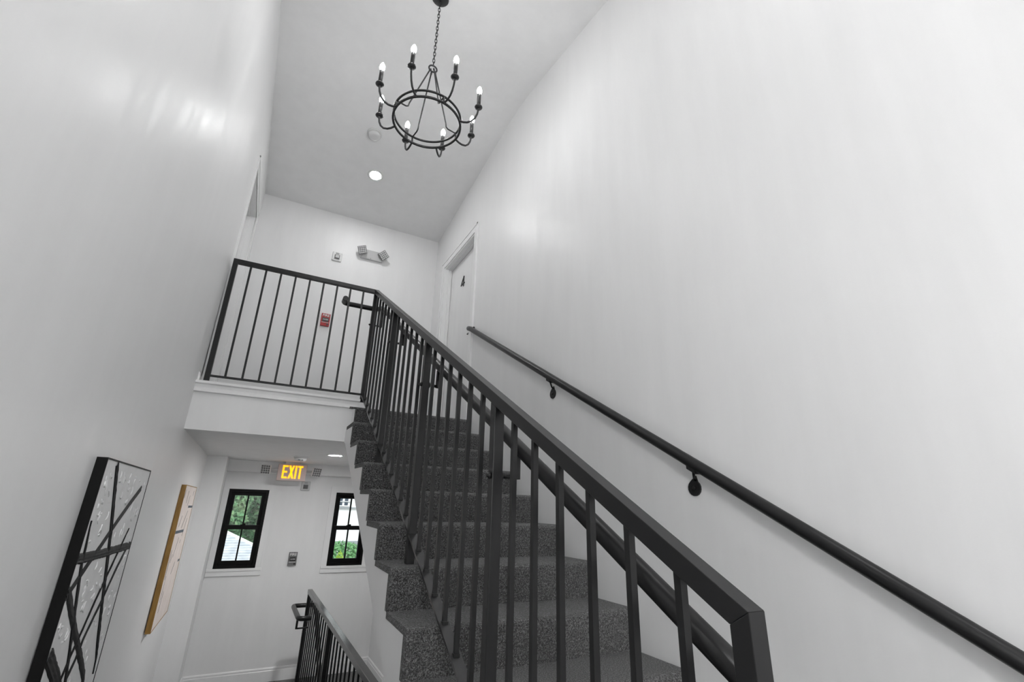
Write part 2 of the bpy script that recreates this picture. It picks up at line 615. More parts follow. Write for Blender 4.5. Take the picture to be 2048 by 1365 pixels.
def staircase(label, ztop, n, yn, x0, x1, back, stringer):
    root = thing('staircase', label, 'stairs', (x0, yn, ztop))
    P = Part(root)
    for k in range(n):
        pts = nose_profile(k, yn - k * RUN, ztop - k * RISE, RUN, RISE, back=back if k == 0 else None)
        xa = x0 - 0.004 if k else x0 + 0.049
        P(MB().prism(pts, 'x', xa, x1), 'carpeted_step', M_CARPET)
    if stringer:
        # sawtooth white stringer under the carpet, facing the hall
        top = []
        for k in range(n - 1, 0, -1):
            y, z = yn - k * RUN, ztop - k * RISE
            top.append((y + 0.019, z - RISE))
            top.append((y + 0.019, z - 0.008))
        top.append((yn + 0.02, ztop - RISE - 0.008))
        top.append((YG, ztop - RISE - 0.008))
        bot = [(YG, 2.495), (yn + 0.0, 2.487), (2.23, 1.338), (yn - (n - 1) * RUN + 0.65, 0.0)]
        top[0] = (yn - (n - 1) * RUN + 0.019, 0.0)
        # cut into convex strips so that the face fills cleanly
        mb = MB()
        def botz(y):
            if y > yn:
                return 2.487 + (y - yn) * 0.1
            return max(0.0, 2.487 - (yn - y) * 0.6003)
        for k in range(n - 1, -1, -1):
            ya = yn - k * RUN + 0.019
            yb = ya + RUN if k else YG
            zt = ztop - k * RISE - 0.008 if k else ztop - RISE - 0.008
            za, zb = botz(ya), botz(yb)
            if k == 0:
                continue
            mb.hexa([(x0, ya, za), (x0 + 0.03, ya, za), (x0, yb, zb), (x0 + 0.03, yb, zb),
                     (x0, ya, zt), (x0 + 0.03, ya, zt), (x0, yb, zt), (x0 + 0.03, yb, zt)])
        ya = yn + 0.019
        mb.hexa([(x0, ya, botz(ya)), (x0 + 0.03, ya, botz(ya)), (x0, YG - 0.008, botz(YG)), (x0 + 0.03, YG - 0.008, botz(YG)),
                 (x0, ya, ztop - RISE - 0.008), (x0 + 0.03, ya, ztop - RISE - 0.008), (x0, YG - 0.008, ztop - RISE - 0.008), (x0 + 0.03, YG - 0.008, ztop - RISE - 0.008)])
        P(mb, 'stringer', M_WALL, label='white sawtooth stringer')
        mb = MB()
        ys, ye = yn - (n - 1) * RUN + 0.7, yn + 0.02
        mb.hexa([(x0 + 0.03, ys, botz(ys)), (x1, ys, botz(ys)), (x0 + 0.03, ye, botz(ye)), (x1, ye, botz(ye)),
                 (x0 + 0.03, ys, botz(ys) + 0.02), (x1, ys, botz(ys) + 0.02), (x0 + 0.03, ye, botz(ye) + 0.02), (x1, ye, botz(ye) + 0.02)])
        P(mb, 'underside', M_WALL)
    return root


staircase('grey carpeted staircase with white stringer rising along the right wall', ZL, 16, YN, XS, XR - 0.005, YN + 0.05, True)
staircase('grey carpeted stairs going down into the well under the upper flight', 0.0, 14, 6.35, WELL[0] + 0.004, XR - 0.005, 6.35 + 0.03, False)


# ------------------------------------------------------------------ railings
def railing_upper():
    root = thing('stair_railing', 'black metal railing with square balusters up the stairs and along the upper landing', 'railing', (0.724, 0.571, 0.79))
    P = Part(root)
    w = 0.019
    xc = 0.724
    zt = lambda y: 1.871 + 0.5645 * (y - 0.552)
    vt = 0.045
    yc = 4.287
    # sloped top rail, mitred onto the newel
    y0, y1 = 0.552, yc + w
    poly = [(y0, zt(y0)), (y0 + 2 * w, zt(y0 + 2 * w) - vt), (yc - w, zt(yc - w) - vt), (y1, zt(yc - w) - vt + 0.012), (y1, zt(yc)), (yc - w, zt(yc - w))]
    poly = [(y0, zt(y0)), (y0 + 2 * w, zt(y0 + 2 * w) - vt), (yc - w, zt(yc - w) - vt), (yc - w, zt(yc - w))]
    P(MB().prism(poly, 'x', xc - w, xc + w), 'top_rail', M_METAL, bevel=0.0014)
    poly = [(y0, zt(y0)), (y0 + 2 * w, zt(y0 + 2 * w) - vt), (y0 + 2 * w, 0.80), (y0, 0.80)]
    poly[2] = (y0 + 2 * w, 0.615 + 0.0); poly[3] = (y0, 0.615)
    P(MB().prism(poly, 'x', xc - w, xc + w), 'newel_post', M_METAL, bevel=0.0014)
    # intermediate posts stand on the treads
    posts = [0.571, 1.50, 2.412, 3.335, yc]
    for y in posts[1:4]:
        k = math.ceil((YN - y) / RUN)
        zb = ZL - k * RISE
        mb = MB()
        ya, yb = y - w, y + w
        mb.hexa([(xc - w, ya, zb), (xc + w, ya, zb), (xc - w, yb, zb), (xc + w, yb, zb),
                 (xc - w, ya, zt(ya) - vt), (xc + w, ya, zt(ya) - vt), (xc - w, yb, zt(yb) - vt), (xc + w, yb, zt(yb) - vt)])
        P(mb, 'post', M_METAL, bevel=0.002)
    zg = 3.972
    P(MB().box(xc - w, xc + w, yc - w, yc + w, 2.872, zg), 'corner_post', M_METAL, bevel=0.002)
    # channels and balusters of the flight
    ch = lambda y: nose(y) + 0.062
    for a, b in zip(posts[:-1], posts[1:]):
        ya, yb = a + w, b - w
        mb = MB().hexa([(xc - 0.021, ya, ch(ya)), (xc + 0.021, ya, ch(ya)), (xc - 0.021, yb, ch(yb)), (xc + 0.021, yb, ch(yb)),
                        (xc - 0.021, ya, ch(ya) + 0.012), (xc + 0.021, ya, ch(ya) + 0.012), (xc - 0.021, yb, ch(yb) + 0.012), (xc + 0.021, yb, ch(yb) + 0.012)])
        P(mb, 'bottom_channel', M_SATIN)
        for i in range(1, 7):
            y = a + (b - a) * i / 7
            h = 0.008
            mb = MB()
            mb.hexa([(xc - h, y - h, ch(y - h) + 0.011), (xc + h, y - h, ch(y - h) + 0.011), (xc - h, y + h, ch(y + h) + 0.011), (xc + h, y + h, ch(y + h) + 0.011),
                     (xc - h, y - h, zt(y - h) - vt + 0.001), (xc + h, y - h, zt(y - h) - vt + 0.001), (xc - h, y + h, zt(y + h) - vt + 0.001), (xc + h, y + h, zt(y + h) - vt + 0.001)])
            # little weld foot
            mb.box(xc - h - 0.003, xc + h + 0.003, y - h - 0.003, y + h + 0.003, ch(y) + 0.008, ch(y) + 0.018)
            P(mb, 'baluster', M_METAL)
    # gallery run along the landing edge
    xp = -0.471
    P(MB().box(xp - w, xc - w, yc - w, yc + w, zg - 0.038, zg), 'landing_top_rail', M_METAL, bevel=0.002)
    P(MB().box(xp - w, xp + w, yc - w, yc + w, 2.872, zg - 0.038), 'wall_post', M_METAL, bevel=0.002)
    P(MB().box(xp + w, xc - w, yc - 0.012, yc + 0.012, 2.932, 2.946), 'landing_bottom_rail', M_METAL)
    for i in range(1, 10):
        x = xp + (xc - xp) * i / 10
        P(MB().box(x - 0.008, x + 0.008, yc - 0.008, yc + 0.008, 2.945, zg - 0.037), 'baluster', M_METAL)
    # round handrail on the stair side, turning round the corner post at the top
    xh, hz = 0.803, lambda y: nose(y) + 0.918
    path = [(xh, 0.40, hz(0.40)), (xh, 1.5, hz(1.5)), (xh, 3.0, hz(3.0)), (xh, 4.2, hz(4.2)), (xh, 4.33, hz(4.33) - 0.015)]
    zz = hz(4.33) + 0.005
    for a in (20, 45, 70, 90):
        t = math.radians(a)
        path.append((xh - 0.07 + 0.07 * math.cos(t), 4.345 + 0.07 * math.sin(t), zz))
    path += [(0.60, 4.415, zz), (0.49, 4.415, zz)]
    for a in (25, 50, 75, 90):
        t = math.radians(a)
        path.append((0.49 - 0.035 * math.sin(t), 4.38 + 0.035 * math.cos(t), zz))
    path += [(0.455, 4.31, zz), (0.455, 4.29, zz)]
    hr = P(MB().tube(path, 0.024, 14), 'handrail', M_METAL, label='round black handrail on the stair side')
    for y in posts[1:]:
        yy = min(y, 4.15)
        zz = hz(yy) - 0.11
        mb = MB().tube([(xc + w - 0.002, y, zz), (xh - 0.012, y, zz)], 0.008, 8)
        mb.box(xh - 0.016, xh + 0.012, y - 0.012, y + 0.012, zz - 0.008, hz(y) - 0.02 if y < 4.2 else hz(4.3) - 0.02)
        mb.lathe([(0.016, 0), (0.016, 0.006), (0.007, 0.008)], (xc + w, y, zz), (1, 0, 0), 12)
        br = P(mb, 'handrail_bracket', M_METAL)
        P(MB().lathe([(0.0, -0.001), (0.011, 0), (0.011, 0.006), (0.006, 0.009), (0.006, 0.014)], (xc - w, y, zz), (-1, 0, 0), 8), 'bolt', M_METAL, br)
    return root


railing_upper()


def railing_hall():
    root = thing('guard_railing', 'level black metal guard railing beside the stairwell, on the hall floor', 'railing', (0.80, 6.46, 0))
    P = Part(root)
    xc, w = 0.80, 0.02
    ye, y0 = 6.46, 1.45
    zt = 1.072
    P(MB().box(xc - 0.024, xc + 0.024, y0 - w, ye + w, zt - 0.042, zt), 'top_rail', M_SATIN, bevel=0.003)
    posts = [ye, 4.79, 3.12, 1.45]
    for y in posts:
        P(MB().box(xc - w, xc + w, y - w, y + w, 0, zt - 0.04), 'post', M_METAL, bevel=0.002)
    for a, b in zip(posts[:-1], posts[1:]):
        P(MB().box(xc - 0.014, xc + 0.014, b + w, a - w, 0.08, 0.094), 'bottom_rail', M_METAL)
        for i in range(1, 12):
            y = a + (b - a) * i / 12
            P(MB().box(xc - 0.0062, xc + 0.0062, y - 0.0065, y + 0.0065, 0.093, zt - 0.04), 'baluster', M_METAL)
    xh = 0.89
    zz = 0.875
    path = [(xh, 5.1, zz - 0.68), (xh, 6.35, zz - 0.02), (xh, 6.60, zz)]
    for a in (20, 45, 70, 90):
        t = math.radians(a)
        path.append((xh - 0.06 + 0.06 * math.cos(t), 6.62 + 0.06 * math.sin(t), zz))
    path += [(0.74, 6.68, zz)]
    for a in (20, 45, 70, 90):
        t = math.radians(a)
        path.append((0.71 - 0.045 * math.sin(t), 6.635 + 0.045 * math.cos(t), zz))
    path += [(0.665, 6.3, zz), (0.665, 6.02, zz)]
    for a in (20, 45, 70, 90):
        t = math.radians(a)
        path.append((0.71 - 0.045 * math.cos(t), 6.0 - 0.045 * math.sin(t), zz))
    path += [(xc - 0.008, 5.955, zz)]
    P(MB().tube(path, 0.024, 12), 'handrail', M_METAL, label='round handrail looped round the end post')
    mb = MB().box(0.655, 0.675, 6.03, 6.05, 0.765, zz - 0.02).tube([(0.665, 6.04, 0.77), (xc - 0.012, 6.04, 0.772)], 0.008, 8)
    br = P(mb, 'handrail_bracket', M_METAL)
    P(MB().lathe([(0.012, 0), (0.012, 0.01), (0.005, 0.014)], (xc - 0.02, 6.12, 0.73), (-1, 0, 0), 8), 'bolt', M_METAL, br)
    return root


railing_hall()


def wall_handrail():
    root = thing('wall_handrail', 'round black handrail on brackets climbing the right wall', 'handrail', (1.665, 1.0, 1.94))
    P = Part(root)
    xh, hz = 1.665, lambda y: nose(y) + 0.915
    path = [(xh, y, hz(y)) for y in (-0.45, 1.0, 2.5, 4.13)]
    for a in (25, 50, 75, 90):
        t = math.radians(a)
        path.append((xh + 0.03 - 0.03 * math.cos(t), 4.19 + 0.03 * math.sin(t), hz(4.18) + 0.012 * math.sin(t)))
    path.append((XR - 0.02, 4.222, hz(4.18) + 0.014))
    P(MB().tube(path, 0.0245, 16), 'rail', M_METAL)
    P(MB().lathe([(0.03, 0), (0.03, 0.006), (0.018, 0.012)], (XR, 4.222, hz(4.18) + 0.014), (-1, 0, 0), 14), 'end_flange', M_METAL)
    for y in (1.546, 2.702, 0.39):
        zc = 2.117 + 0.5645 * (y - 1.546)
        # teardrop plate on the wall
        pts = []
        for i in range(14):
            t = math.radians(-235 + i * 290 / 13)
            pts.append((y + 0.034 * math.cos(t), zc + 0.034 * math.sin(t)))
        pts.append((y - 0.012, zc + 0.052))
        mb = MB().prism(pts, 'x', XR - 0.008, XR)
        arm = [(XR - 0.006, y - 0.006, zc + 0.034), (XR - 0.03, y - 0.025, zc + 0.042), (xh + 0.006, y - 0.05, hz(y - 0.05) - 0.034)]
        mb.tube(arm, 0.006, 8)
        sy = y - 0.055
        a = math.atan(0.5645)
        sad = []
        for (dy, dz) in ((-0.022, -0.036), (0.022, -0.036), (0.022, -0.022), (-0.022, -0.022)):
            sad.append((sy + dy, hz(sy) + dy * math.tan(a) + dz))
        mb.prism(sad, 'x', xh - 0.016, xh + 0.016)
        br = P(mb, 'bracket', M_METAL)
        P(MB().lathe([(0.009, 0), (0.008, 0.004), (0.003, 0.006)], (XR - 0.008, y, zc), (-1, 0, 0), 10), 'screw', M_METAL, br)
    return root


wall_handrail()


# ------------------------------------------------------------------ chandelier
def chandelier():
    cx, cy, z0 = 0.626, 2.60, 4.539
    zc = zceil(cy)
    root = thing('chandelier', 'black iron ring chandelier with eight lit candle bulbs hanging from the sloped ceiling', 'chandelier', (cx, cy, zc))
    P = Part(root)
    nrm = Vector((0, 0.17, -1)).normalized()
    nrm = Vector((0, 0.167, -0.986)).normalized()
    P(MB().lathe([(0.066, 0), (0.066, 0.012), (0.058, 0.022), (0.03, 0.03), (0.012, 0.034)], (cx, cy, zc + 0.003), nrm, 28), 'canopy', M_IRON)
    P(MB().tube([(cx, cy, zc - 0.03), (cx, cy, zc - 0.05)], 0.008, 8), 'canopy_loop', M_IRON)
    # chain
    ztop, zbot = zc - 0.045, 5.085
    n = 20
    pitch = (ztop - zbot) / n
    mb = MB()
    for i in range(n):
        zm = zbot + (i + 0.5) * pitch
        pts = []
        for k in range(12):
            t = 2 * PI * k / 12
            a = 0.0085 * math.cos(t)
            b = 0.0125 * math.sin(t) + (0.009 if math.sin(t) >= 0 else -0.009)
            pts.append((cx + a, cy, zm + b) if i % 2 else (cx, cy + a, zm + b))
        mb.tube(pts, 0.0026, 6, closed=True)
    P(mb, 'chain', M_IRON)
    # loop ring
    circ = lambda r, z, m=40: [(cx + r * math.cos(2 * PI * k / m), cy + r * math.sin(2 * PI * k / m), z) for k in range(m)]
    zl = 5.055
    P(MB().tube([(cx + 0.03 * math.cos(2 * PI * k / 24), cy, zl + 0.03 * math.sin(2 * PI * k / 24)) for k in range(24)], 0.006, 8, closed=True), 'hanging_ring', M_IRON)
    P(MB().tube(circ(0.232, z0, 64), 0.0088, 10, closed=True), 'lower_ring', M_IRON)
    P(MB().tube(circ(0.232, z0 + 0.053, 64), 0.0078, 10, closed=True), 'upper_ring', M_IRON)
    for k in range(4):
        t = math.radians(10 + 90 * k)
        u = Vector((math.cos(t), math.sin(t), 0))
        c = Vector((cx, cy, 0))
        q = lambda r, z: c + u * r + Vector((0, 0, z))
        mb = MB().tube([q(0.022, 5.03), q(0.034, 4.99), q(0.145, 4.63), q(0.15, 4.602), q(0.165, 4.592), q(0.228, z0 + 0.053)], 0.0052, 8)
        mb.tube([q(0.016, 5.04), q(0.02, 5.026), q(0.026, 5.02)], 0.007, 8)
        P(mb, 'stay_rod', M_IRON)
        P(MB().tube([q(0.232, z0), q(0.232, z0 + 0.053)], 0.0065, 8), 'ring_strap', M_IRON)
    for k in range(8):
        t = math.radians(-125 + 45 * k)
        u = Vector((math.cos(t), math.sin(t), 0))
        c = Vector((cx, cy, 0))
        q = lambda r, z: c + u * r + Vector((0, 0, z))
        pth = [q(0.234, z0)]
        pth += [q(0.262, z0 - 0.012), q(0.288, z0 - 0.016), q(0.318, z0 - 0.008), q(0.341, z0 + 0.016), q(0.356, z0 + 0.052), q(0.361, z0 + 0.085), q(0.362, z0 + 0.106)]
        arm = P(MB().tube(pth, 0.0072, 8), 'arm', M_IRON)
        o = q(0.362, z0 + 0.104)
        P(MB().lathe([(0.007, -0.006), (0.012, -0.004), (0.026, 0.002), (0.028, 0.006), (0.026, 0.012), (0.015, 0.014)], o, (0, 0, 1), 18), 'drip_pan', M_IRON, arm)
        P(MB().lathe([(0.0135, 0.012), (0.0135, 0.124), (0.0105, 0.128)], o, (0, 0, 1), 14), 'candle_sleeve', M_IRON, arm)
        prof = [(0.0095, 0.127), (0.0145, 0.136), (0.0175, 0.149), (0.0168, 0.163), (0.0120, 0.180), (0.0055, 0.193), (0.0005, 0.198)]
        P(MB().lathe(prof, o, (0, 0, 1), 14), 'bulb', M_BULB, arm, label='glowing white bulb')
    return root


chandelier()


# ------------------------------------------------------------------ ceiling fittings
def downlight(label, x, y, z, nrm, r=0.074, lens=None):
    n = Vector(nrm).normalized()
    root = thing('recessed_light', label, 'ceiling light', (x, y, z))
    P = Part(root)
    P(MB().lathe([(r, -0.002), (r + 0.016, -0.002), (r + 0.016, 0.004), (r + 0.004, 0.007), (r, 0.005)], (x, y, z), n, 28), 'trim_ring', M_WHITE)
    P(MB().lathe([(0.0, -0.001), (r, -0.001), (r, 0.0045), (r * 0.6, 0.006), (0.0, 0.0065)], (x, y, z), n, 28), 'lens', lens or M_DISC, label='glowing lens')
    return root


FARN = (0, -0.139, -0.99)
NEARN = (0, 0.168, -0.986)
downlight('lit recessed light in the high ceiling past the chandelier', 0.629, 4.865, zceil(4.865), FARN)
downlight('lit recessed light in the low hall ceiling under the landing', 0.729, 5.493, ZS, (0, 0, -1), 0.074, M_HALL)


downlight('added unseen round fill light in the sloped ceiling above the stair foot', 0.95, 0.1, zceil(0.1), NEARN, 0.22, M_FILL_FLUSH)  # added out of view to brighten walls and treads from above
downlight('added unseen round fill light in the sloped ceiling at the front wall', 0.95, -1.6, zceil(-1.6), NEARN, 0.22, M_FILL_FLUSH)  # second added fill lamp, also out of view


def pendant(x, y, z):  # globe lamp added out of view to lift the lower walls
    zc = zceil(y)
    root = thing('fill_pendant', 'unseen white globe added as fill light, hanging behind the camera', 'added fill light', (x, y, zc))
    P = Part(root)
    P(MB().lathe([(0.06, -0.004), (0.06, 0.012), (0.03, 0.026), (0.008, 0.03)], (x, y, zc), NEARN, 24), 'canopy', M_METAL)
    P(MB().tube([(x, y, zc - 0.02), (x, y, z + 0.17)], 0.006, 8), 'stem', M_METAL)
    P(MB().lathe([(0.01, 0.19), (0.045, 0.17), (0.05, 0.128), (0.02, 0.125)], (x, y, z), (0, 0, 1), 20), 'holder', M_METAL)
    prof = [(0.14 * math.sin(t), 0.14 * math.cos(t)) for t in [math.radians(12 + 168 * i / 14) for i in range(15)]]
    P(MB().lathe(prof, (x, y, z), (0, 0, 1), 24), 'globe', M_FILL_GLOBE, label='glowing white globe of the added fill light')


pendant(0.05, -1.25, 2.35)


def detector(label, x, y, z, nrm, holes):
    root = thing('smoke_detector', label, 'smoke detector', (x, y, z))
    P = Part(root)
    P(MB().lathe([(0.076, 0), (0.076, 0.012), (0.070, 0.016)], (x, y, z), nrm, 28), 'base', M_WHITE)
    P(MB().lathe([(0.066, 0.014), (0.064, 0.034), (0.052, 0.046), (0.034, 0.052), (0.0, 0.053)], (x, y, z), nrm, 28), 'cover', M_WHITE)
    if holes:
        P(MB().box(x - 0.03, x - 0.005, y - 0.064, y - 0.056, z - 0.046, z - 0.036).box(x + 0.008, x + 0.024, y - 0.064, y - 0.056, z - 0.046, z - 0.036), 'vent_slot', M_DARKG)
    return root


detector('round white smoke detector on the high ceiling beside the chandelier', 0.482, 4.293, zceil(4.293), FARN, False)
detector('white smoke detector on the low hall ceiling above the EXIT sign', 0.423, 5.969, ZS, (0, 0, -1), True)


# ------------------------------------------------------------------ wall fittings
def lamp_head(P, c, tilt, roll, parent, size, hm, lm):
    """square emergency lamp head: housing with a lens of sixteen cells"""
    c = Vector(c)
    R = Matrix.Rotation(roll, 3, 'Y') @ Matrix.Rotation(tilt[0], 3, 'Z') @ Matrix.Rotation(tilt[1], 3, 'X')
    h = size / 2
    T = lambda x, y, z: c + R @ Vector((x, y, z))

    def bx(mb, a, b, y0, y1, z0, z1):
        return mb.hexa([T(x, y, z) for z in (z0, z1) for y in (y0, y1) for x in (a, b)])
    o = P(bx(MB(), -h, h, -0.012, 0.02, -h, h), 'lamp_head', hm, parent, bevel=0.004)
    g = size / 4.6
    for i in range(4):
        for j in range(4):
            x, z = (i - 1.5) * g * 1.08, (j - 1.5) * g * 1.08
            vs = [T(x - g / 2, -0.011, z - g / 2), T(x + g / 2, -0.011, z - g / 2), T(x + g / 2, -0.011, z + g / 2), T(x - g / 2, -0.011, z + g / 2), T(x, -0.019, z)]
            P(MB().add(vs, [(0, 1, 4), (1, 2, 4), (2, 3, 4), (3, 0, 4), (3, 2, 1, 0)]), 'lens_cell', lm, o)
    return o


def emergency_light():
    root = thing('emergency_light', 'white twin-head emergency light high on the landing wall', 'emergency light', (0.84, YB, 5.03))
    P = Part(root)
    y = YB
    mb = MB()
    z0, z1 = 5.030, 5.150
    mb.hexa([(0.700, y - 0.035, z0), (0.985, y - 0.035, z0), (0.700, y, z0), (0.985, y, z0),
             (0.755, y - 0.06, z1), (0.925, y - 0.06, z1), (0.755, y, z1), (0.925, y, z1)])
    P(mb, 'housing', M_OFFW, bevel=0.006)
    P(MB().lathe([(0.005, 0), (0.004, 0.004)], (0.83, y - 0.04, z0 + 0.012), (0, -1, 0), 10), 'test_button', M_MIDG)
    for (x, z, roll, tz) in ((0.706, 5.112, -0.25, -0.35), (0.980, 5.108, 0.75, 0.3)):
        k = P(MB().lathe([(0.016, 0), (0.016, 0.03)], (x + (0.03 if x < 0.8 else -0.03), y - 0.055, z - 0.02), (0, -1, 0.3), 12), 'swivel', M_OFFW)
        lamp_head(P, (x, y - 0.085, z), (tz, 0.35), roll, root, 0.104, M_MIDG, M_LENS)
    return root


emergency_light()


def strobe(label, x, y, z, dark):
    root = thing('alarm_strobe', label, 'alarm strobe', (x, y, z))
    P = Part(root)
    w, h = 0.058, 0.062
    P(MB().box(x - w, x + w, y - 0.02, y, z - h, z + h), 'housing', M_WHITE if not dark else M_OFFW, bevel=0.012)
    P(MB().box(x - 0.03, x + 0.03, y - 0.034, y - 0.019, z - 0.036, z + 0.018), 'lens_frame', M_MIDG, bevel=0.004)
    P(MB().box(x - 0.022, x + 0.022, y - 0.042, y - 0.033, z - 0.028, z + 0.010), 'strobe_lens', M_LENS if not dark else M_DARKG, bevel=0.004)
    for i in range(3):
        P(MB().box(x - 0.02, x + 0.02, y - 0.022, y - 0.0195, z + 0.03 + i * 0.008, z + 0.033 + i * 0.008), 'sound_slot', M_MIDG)
    return root


strobe('small white alarm strobe left of the twin-head emergency light on the landing wall', 0.425, YB, 4.966, False)
strobe('small white alarm strobe on the window wall just below the EXIT sign', 0.630, YW, 2.228, True)


def pull_station(label, x, y, z, body, ink, dark):
    root = thing('fire_alarm_pull', label, 'fire alarm', (x, y, z))
    P = Part(root)
    w, h = 0.05, 0.08
    mb = MB().hexa([(x - w, y - 0.03, z - h), (x + w, y - 0.03, z - h), (x - w, y, z - h), (x + w, y, z - h),
                    (x - w, y - 0.022, z + h), (x + w, y - 0.022, z + h), (x - w, y, z + h), (x + w, y, z + h)])
    P(mb, 'housing', body, bevel=0.004)
    tl = P(MB().box(x - 0.036, x + 0.036, y - 0.036, y - 0.024, z - 0.026, z + 0.022), 'handle', dark, bevel=0.003, label='dark pull handle')
    mb = MB()
    pts = [(x - 0.042, z - 0.034), (x + 0.042, z - 0.034), (x + 0.042, z - 0.028), (x + 0.02, z - 0.038), (x - 0.02, z - 0.040), (x - 0.042, z - 0.028)]
    P(MB().box(x - 0.042, x + 0.042, y - 0.0315, y - 0.026, z - 0.040, z - 0.034), 'lower_band', ink)
    P(MB().lathe([(0.012, 0), (0.010, 0.004)], (x + 0.028, y - 0.029, z - 0.058), (0, -1, 0), 12), 'key_lock', dark)
    rot = Matrix.Rotation(PI / 2, 4, 'X')
    ctext('FIRE', 0.044, 'lettering', ink, root, Matrix.Translation((0, -0.0275, 0.052)) @ rot)
    ctext('ALARM', 0.017, 'lettering', ink, tl, Matrix.Translation((0, -0.0372, -0.002)) @ rot)
    return root


pull_station('red fire alarm pull station on the landing wall behind the railing', 0.414, YB, 4.097, M_RED, M_INK, M_DARKG)
pull_station('grey fire alarm pull station between the two hall windows', 0.617, YW, 1.331, M_MIDG, M_INK, mat('black_plastic', (0.02, 0.02, 0.02), 0.4, 0.5))


def exit_sign():
    x0, x1, z0, z1, y = 0.243, 0.582, 2.275, 2.478, 6.85
    root = thing('exit_sign', 'glowing amber EXIT sign with two lamp heads under the hall ceiling', 'exit sign', ((x0 + x1) / 2, y, ZS))
    P = Part(root)
    P(MB().box(x0, x1, y, y + 0.045, z0, z1), 'housing', M_EXITP, bevel=0.004)
    P(MB().box(0.32, 0.50, y - 0.02, y + 0.08, z1, ZS), 'ceiling_canopy', M_OFFW, bevel=0.004)
    # letters
    def L(polys, name):
        mb = MB()
        for p in polys:
            mb.prism(p, 'y', y - 0.003, y + 0.001)
        P(mb, name, M_EXITL)
    za, zb = 2.302, 2.462
    H = zb - za
    st = 0.021
    lx = 0.296
    R = lambda a, b, c, d: [(a, c), (b, c), (b, d), (a, d)]
    wE, wX, wI, wT = 0.064, 0.068, 0.021, 0.062
    gap = 0.008
    x = lx
    L([R(x, x + st, za, zb), R(x + st, x + wE, za, za + st), R(x + st, x + wE * 0.9, za + H / 2 - st / 2, za + H / 2 + st / 2), R(x + st, x + wE, zb - st, zb)], 'letter_e')
    x += wE + gap
    L([[(x, za), (x + st * 1.1, za), (x + wX, zb), (x + wX - st * 1.1, zb)], [(x + wX, za), (x + wX - st * 1.1, za), (x, zb), (x + st * 1.1, zb)]], 'letter_x')
    x += wX + gap
    L([R(x, x + wI, za, zb)], 'letter_i')
    x += wI + gap
    L([R(x, x + wT, zb - st, zb), R(x + wT / 2 - st / 2, x + wT / 2 + st / 2, za, zb - st)], 'letter_t')
    for (c, tz, ax) in (((0.105, y - 0.01, 2.40), -0.3, (x0, 0.15)), ((0.705, y - 0.01, 2.395), 0.3, (x1, 0.66))):
        P(MB().tube([(ax[0], y + 0.02, 2.40), (ax[1], y + 0.012, 2.40)], 0.013, 10), 'lamp_arm', M_OFFW)
        lamp_head(P, c, (tz, 0.25), 0.05, root, 0.112, M_WHITE, M_MIDG)
    return root


exit_sign()


# ------------------------------------------------------------------ paintings on the left wall
def canvas_mat(name, col, col2):
    m = mat(name, col, 0.6, 0.3)
    n = nd(m, 'ShaderNodeTexNoise', Scale=9.0, Detail=5.0)
    lk(m, coords(m), n.inputs['Vector'])
    lk(m, ramp(m, n.outputs['Fac'], [(0.3, col2), (0.65, col)]), bsdf(m).inputs['Base Color'])
    v = nd(m, 'ShaderNodeTexNoise', Scale=38.0, Detail=5.0)
    lk(m, coords(m, (1, 1, 0.5)), v.inputs['Vector'])
    bump(m, v.outputs['Fac'], 0.45, 0.006)
    return m


M_CANVAS = canvas_mat('plaster_white_canvas', (0.84, 0.84, 0.84), (0.77, 0.77, 0.77))
M_CREAM = canvas_mat('cream_canvas', (0.80, 0.72, 0.68), (0.72, 0.63, 0.58))
M_STROKE = mat('charcoal_paint', (0.016, 0.016, 0.0165), 0.6, 0.15)
M_FRAMEB = mat('black_frame', (0.007, 0.007, 0.007), 0.55, 0.12)
M_BLUEG = mat('slate_paint', (0.05, 0.07, 0.10), 0.5, 0.4)


def wood():
    m = mat('golden_wood', (0.36, 0.20, 0.05), 0.5, 0.4)
    n = nd(m, 'ShaderNodeTexNoise', Scale=14.0, Detail=6.0, Roughness=0.7)
    lk(m, coords(m, (3, 3, 0.5)), n.inputs['Vector'])
    lk(m, ramp(m, n.outputs['Fac'], [(0.3, (0.27, 0.135, 0.025)), (0.7, (0.45, 0.26, 0.065))]), bsdf(m).inputs['Base Color'])
    return m


M_WOOD = wood()


def stroke(P, pts, width, name, m, xf, parent=None, taper=(1, 1), h=0.004, rag=0.0, seg=5):
    """raised ribbon of paint on the canvas plane x = xf; pts in (y, z)"""
    # resample
    P2 = [Vector(p) for p in pts]
    dense = []
    for a, b in zip(P2[:-1], P2[1:]):
        n = max(2, int((b - a).length / 0.02))
        for i in range(n):
            dense.append(a.lerp(b, i / n))
    dense.append(P2[-1])
    n = len(dense)
    rng = random.Random(int(abs(pts[0][0] * 7919 + pts[0][1] * 104729) * 100))
    ridge = [0.5 + rng.random() for _ in range(7)]
    vs, fs = [], []
    m_ = 7
    for i, p in enumerate(dense):
        d = (dense[min(i + 1, n - 1)] - dense[max(i - 1, 0)]).normalized()
        nn = Vector((-d.y, d.x))
        t = i / (n - 1)
        w = width * min(1, taper[0] + t * 6) * min(1, taper[1] + (1 - t) * 6)
        e0, e1 = 1 + rag * (rng.random() - 0.5), 1 + rag * (rng.random() - 0.5)
        for k in range(m_):
            s = k / (m_ - 1) - 0.5
            q = p + nn * (w * s * (e0 if s < 0 else e1))
            hh = 0.0 if k in (0, m_ - 1) else h * ridge[k] * (0.8 + 0.4 * rng.random())
            vs.append((xf + hh, q.x, q.y))
    for i in range(n - 1):
        for k in range(m_ - 1):
            a = i * m_ + k
            fs.append((a, a + 1, a + m_ + 1, a + m_))
    return P(MB().add(vs, fs), name, m, parent)


